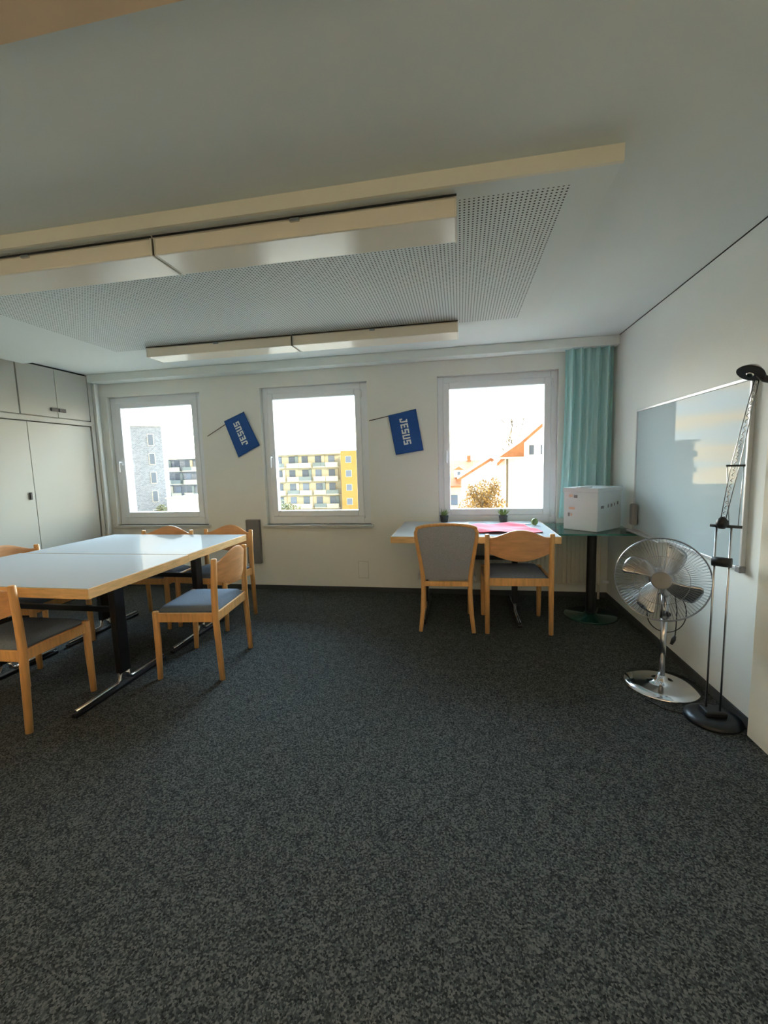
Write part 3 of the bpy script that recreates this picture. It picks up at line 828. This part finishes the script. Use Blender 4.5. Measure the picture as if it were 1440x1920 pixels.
# ------------------------------------------------------------------ outside
ZG = -9.0
m_ground = pmat('ground_outside', srgb(168, 150, 124), .9, noise=(.4, .2))
m_brick = bpy.data.materials.new('pale_brick'); m_brick.use_nodes = True
t = m_brick.node_tree; p = t.nodes['Principled BSDF']; p.inputs['Roughness'].default_value = .85
bt = t.nodes.new('ShaderNodeTexBrick'); co = t.nodes.new('ShaderNodeTexCoord'); mpn = t.nodes.new('ShaderNodeMapping')
mpn.inputs['Rotation'].default_value = (PI/2, 0, 0)
t.links.new(co.outputs['Object'], mpn.inputs['Vector']); t.links.new(mpn.outputs[0], bt.inputs['Vector'])
bt.inputs['Color1'].default_value = srgb(128, 132, 140); bt.inputs['Color2'].default_value = srgb(92, 97, 108); bt.inputs['Mortar'].default_value = srgb(146, 150, 156)
bt.inputs['Scale'].default_value = 1.6; bt.inputs['Mortar Size'].default_value = .03
t.links.new(bt.outputs[0], p.inputs['Base Color'])
m_cream = pmat('cream_facade', srgb(186, 176, 150), .8, noise=(1, .05))
m_slab = pmat('pale_slab', srgb(196, 190, 172), .7)
m_winout = pmat('window_dark', srgb(88, 98, 112), .2)
m_winoutb = pmat('window_bluish', srgb(110, 122, 140), .25)
m_yel = pmat('ochre_facade', srgb(176, 138, 74), .8, noise=(1.5, .08))
m_tile = pmat('orange_roof_tiles', srgb(166, 104, 62), .8, noise=(2.5, .25))
m_whiteh = pmat('white_render', srgb(232, 230, 222), .8)
m_tree = pmat('autumn_leaves', srgb(150, 112, 44), .8, noise=(3, .35))
m_bark = pmat('bark', srgb(98, 84, 66), .9)
m_green2 = pmat('shrub_leaves', srgb(104, 104, 66), .8, noise=(3, .3))
m_rail = pmat('balcony_glass', srgb(120, 132, 132), .3)

MB().box((-160, 1.5, ZG-1), (90, 170, ZG)).build('ground', m_ground, kind='structure')

def facade_windows(root, x0, x1, nx, z0, dz, nz, w_, h_, y, mat, name='window'):
    for j in range(nz):
        for i in range(nx):
            cx = x0+(x1-x0)*(i+.5)/nx; cz = z0+dz*j
            f_ = MB(); f_.box((cx-w_/2-.08, y-.10, cz-.08), (cx+w_/2+.08, y+.05, cz+h_+.08)); fo = f_.build(name, m_slab, root)
            MB().box((cx-w_/2, y-.13, cz), (cx+w_/2, y-.09, cz+h_)).build('pane', mat, fo)

# brick tower behind the left window
t_ = thing('brick_building', 'tall pale grey brick building filling the left side of the left window', 'building', (-48.9, 60, ZG), math.radians(34))
MB().box((-19, 0, 0), (0, 14, 8.75-ZG)).build('wall', m_brick, t_)
MB().box((-19.1, -.1, 8.75-ZG), (.1, 14.1, 8.95-ZG)).build('parapet', m_slab, t_)
facade_windows(t_, -2.4, -.9, 1, 5.65-ZG-3.12*4, 3.12, 5, .75, 1.75, 0, m_winout)
facade_windows(t_, -11, -6.5, 2, 5.65-ZG-3.12*4, 3.12, 5, .75, 1.75, 0, m_winout)

def apartments(label, X0, X1, Y, top, floors, bays, mat, grp):
    t_ = thing('apartment_building', label, 'building', ((X0+X1)/2, Y, ZG), 0, grp)
    hw = (X1-X0)/2; hh = top-ZG
    MB().box((-hw, 0, 0), (hw, 12, hh)).build('wall', mat, t_)
    MB().box((-hw-.3, -1.2, hh), (hw+.3, 12.3, hh+.35)).build('roof', m_slab, t_)
    bw = 2*hw/bays
    for j in range(floors):
        z = hh-2.95*(j+1)+.1
        if z < 0: break
        for i in range(bays):
            x = -hw+bw*(i+.5)
            dpt = 1.5 if (i % 2 == 0) else .9
            s_ = MB(); s_.box((x-bw*.46, -dpt, z), (x+bw*.46, 0, z+.22)); b = s_.build('balcony', m_slab, t_)
            MB().box((x-bw*.45, -dpt, z+.22), (x+bw*.45, -dpt+.06, z+1.05)).build('railing', m_slab if (i+j) % 3 else m_rail, b)
            f_ = MB(); f_.box((x-bw*.36, -.12, z+.3), (x+bw*.10, .02, z+2.5)); wo = f_.build('window', m_winout if (i*7+j*3) % 4 else m_winoutb, t_)
            if (i+j) % 2: MB().box((x+bw*.14, -.3, z+.22), (x+bw*.36, -.06, z+2.6)).build('blind', (m_cream, m_rail, m_slab)[(i+j*2) % 3], t_)
    return t_
apartments('long cream apartment block with stacked balconies seen through the middle window', -40.5, -25.4, 85, 4.0, 4, 5, m_cream, 'apartment blocks with balconies')
apartments('grey apartment block with balconies seen at right through the left window', -71, -54.5, 85, 3.9, 4, 6, m_brick, 'apartment blocks with balconies')
t_ = thing('low_building', 'low white flat-roofed building at the bottom of the left window', 'building', (-42.2, 58, ZG))
MB().box((-5.2, 0, 0), (5.5, 8, 5.8)).build('wall', m_whiteh, t_)
MB().box((-5.4, -.2, 5.8), (5.7, 8.2, 6.0)).build('roof', m_slab, t_)
MB().box((2.2, -.1, 3.6), (4.6, .02, 4.7)).build('window', m_tile, t_)
t_ = thing('ochre_building', 'ochre yellow apartment house at right in the middle window', 'building', (-19.5, 80, ZG))
MB().box((-4.35, 0, 0), (5, 11, 13.3)).build('wall', m_yel, t_)
MB().box((-4.5, -.2, 13.3), (5.2, 11.2, 13.5)).build('roof', m_slab, t_)
facade_windows(t_, -4.2, 4.6, 3, 13.3-2.3-2.85*3, 2.85, 4, 1.1, 1.25, 0, m_winoutb)

# houses behind the right window
def gable_house(name, label, x0, x1, y0, y1, ze, zr, wall, roof, axis='y', group=None, wins=(), over=.35):
    """axis y: gable faces the viewer; axis x: roof slope faces the viewer"""
    t_ = thing(name, label, 'house', ((x0+x1)/2, y0, ZG), 0, group)
    hw = (x1-x0)/2; d = y1-y0; e_ = ze-ZG; r_ = zr-ZG
    if axis == 'y':
        MB().prism([(-hw, 0), (hw, 0), (hw, e_), (0, r_), (-hw, e_)], 'y', 0, d).build('wall', wall, t_)
        k = over/hw*(r_-e_)
        f_ = MB()
        for s_ in (-1, 1):
            f_.prism([(0, r_+.02), (s_*(hw+over), e_-k+.02), (s_*(hw+over), e_-k+.24), (0, r_+.26)], 'y', -over, d+over)
        f_.build('roof', roof, t_)
    else:
        MB().prism([(0, 0), (d, 0), (d, e_), (d/2, r_), (0, e_)], 'x', -hw, hw).build('wall', wall, t_)
        f_ = MB(); k = over/(d/2)*(r_-e_)
        for s_, yy in ((-1, 0), (1, d)):
            f_.prism([(d/2, r_+.02), (yy+s_*over, e_-k+.02), (yy+s_*over, e_-k+.22), (d/2, r_+.24)], 'x', -hw-over, hw+over)
        f_.build('roof', roof, t_)
    for (wx_, wz, ww, wh) in wins:
        MB().box((wx_-ww/2-(x0+x1)/2, -.05, wz-ZG), (wx_+ww/2-(x0+x1)/2, .03, wz+wh-ZG)).build('window', m_winout, t_)
    return t_
tiled = gable_house('house', 'house with long orange tiled roof at left in the right window', -9.5, 4.2, 42, 50, -1.1, 1.35, m_cream, m_tile, 'x', wins=((-.6, -3.2, .7, 1.1), (.6, -3.2, .7, 1.1)))
gable_house('house', 'white gabled house in the middle of the right window behind the autumn tree', .15, 4.75, 31, 38, .0, 1.42, m_whiteh, m_tile, 'y')
big = gable_house('house', 'large white house with sloping eaves at right in the right window', 3.0, 9.6, 25.5, 29.9, 1.5, 4.35, m_whiteh, m_tile, 'y', wins=((4.72, 1.75, .28, .62), (5.45, 1.75, .28, .62)), over=.55)
# small tiled lean-to and downpipe on the left corner of the large house
ox, oy, oz = 3.6-6.3, 24.9-25.5, 0
def sh(x, y, z): return (x+ox, y+oy, z)
MB().prism([(-1.05+ox, 1.62-ZG), (.55+ox, 1.62-ZG), (.55+ox, 2.62-ZG), (.25+ox, 2.5-ZG)], 'y', oy, oy+.55).build('porch_roof', m_tile, big)
MB().box(sh(-1.15, -.15, 1.50-ZG), sh(1.05, .55, 1.62-ZG)).build('gutter', m_slab, big)
MB().box(sh(-.55, .1, 0), sh(-.43, .22, 1.5-ZG)).build('downpipe', m_bark, big)
# dormer and chimney of the long tiled house
ox, oy, oz = -.1+2.65, -.4, .0-.2-ZG
d_ = MB().box((ox-.5, oy, oz), (ox+.5, oy+2, oz+.75)).build('dormer', m_whiteh, tiled)
MB().prism([(ox-.62, oz+.75), (ox+.62, oz+.75), (ox, oz+1.15)], 'y', oy-.1, oy+2).build('dormer_roof', m_tile, d_)
MB().box((ox-.16, oy-.04, oz+.22), (ox+.16, oy+.01, oz+.6)).build('dormer_window', m_winout, d_)
ox, oy, oz = 1.05+2.65, 4, 1.2-ZG
c_ = MB().box((ox-.22, oy-.2, oz-.4), (ox+.22, oy+.2, oz+.9)).build('chimney', m_tile, tiled)
MB().box((ox-.27, oy-.25, oz+.9), (ox+.27, oy+.25, oz+1.0)).build('chimney_cap', m_slab, c_)

def leafy(root, c, rad, n, size, mat, name='foliage'):
    return blob(MB(), c, rad, n, size).build(name, mat, root)
def blob(f_, c, rad, n, size):
    for i in range(n):
        a = random.uniform(0, 2*PI); cz = random.uniform(-1, 1); rr = random.random()**.4
        s_ = math.sqrt(1-cz*cz)
        p_ = Vector((rad[0]*rr*s_*math.cos(a), rad[1]*rr*s_*math.sin(a), rad[2]*rr*cz))+Vector(c)
        q_ = Matrix.Rotation(random.uniform(0, PI*2), 3, Vector((random.uniform(-1, 1), random.uniform(-1, 1), random.uniform(-1, 1))).normalized())
        z_ = size*random.uniform(.6, 1.3)
        f_.add([p_+q_ @ Vector(v)*z_ for v in ((-.5, 0, 0), (0, -.3, .05), (.5, 0, 0), (0, .3, .05))], [(0, 1, 2, 3)])
    return f_
t_ = thing('autumn_tree', 'golden autumn tree in front of the houses in the right window', 'tree', (1.05, 16.5, ZG))
MB().tube([(0, 0, 0), (.05, 0, 4), (0, 0, 8.2)], [.22, .16, .07], 8).build('trunk', m_bark, t_)
br = MB()
for i in range(26):
    a = random.uniform(0, 2*PI); z = random.uniform(6, 8.6)
    q_ = Vector((math.cos(a)*random.uniform(.3, .8), math.sin(a)*random.uniform(.3, .8), z+random.uniform(.6, 1.4)))
    br.tube([(0, 0, z-.8), q_*Vector((.5, .5, 1)) if False else Vector((q_.x*.5, q_.y*.5, z)), q_], [.035, .022, .008], 5)
br.build('branches', m_bark, t_)
fo = MB()
for c_, r_, n_ in (((-.35, 0, 7.9), (.85, .8, 1.1), 2000), ((.45, .1, 8.1), (.75, .8, 1.2), 2000), ((.05, 0, 8.75), (.55, .6, .75), 900), ((.62, 0, 9.15), (.28, .3, .5), 260), ((-.55, 0, 8.95), (.22, .3, .4), 120)):
    blob(fo, c_, r_, n_, .12)
fo.build('foliage', m_tree, t_)
t_ = thing('green_shrub', 'green shrub beside the low white building in the left window', 'shrub', (-46.2, 55, ZG))
MB().tube([(0, 0, 0), (0, 0, 4.2)], .15, 8).build('trunk', m_bark, t_)
leafy(t_, (0, 0, 4.3), (.8, .8, .9), 500, .25, m_green2)
t_ = thing('bare_tree', 'leafless tree behind the large white house', 'tree', (10.5, 62, ZG))
br = MB(); 
def grow(p, d, l, r, n):
    q_ = p+d*l
    br.tube([p, q_], [r, r*.65], 5)
    if n == 0: return
    for i in range(3):
        d_ = (d+Vector((random.uniform(-.7, .7), random.uniform(-.7, .7), random.uniform(-.1, .4)))).normalized()
        grow(q_, d_, l*.72, r*.6, n-1)
grow(Vector((0, 0, 0)), Vector((0, 0, 1)), 6.5, .3, 5)
br.build('branches', m_bark, t_)
t_ = thing('shrub', 'orange shrubs in front of the middle building in the middle window', 'shrub', (-26, 60, ZG))
leafy(t_, (-3, 0, 3.0), (4, 2, 2.2), 1200, .5, m_green2)
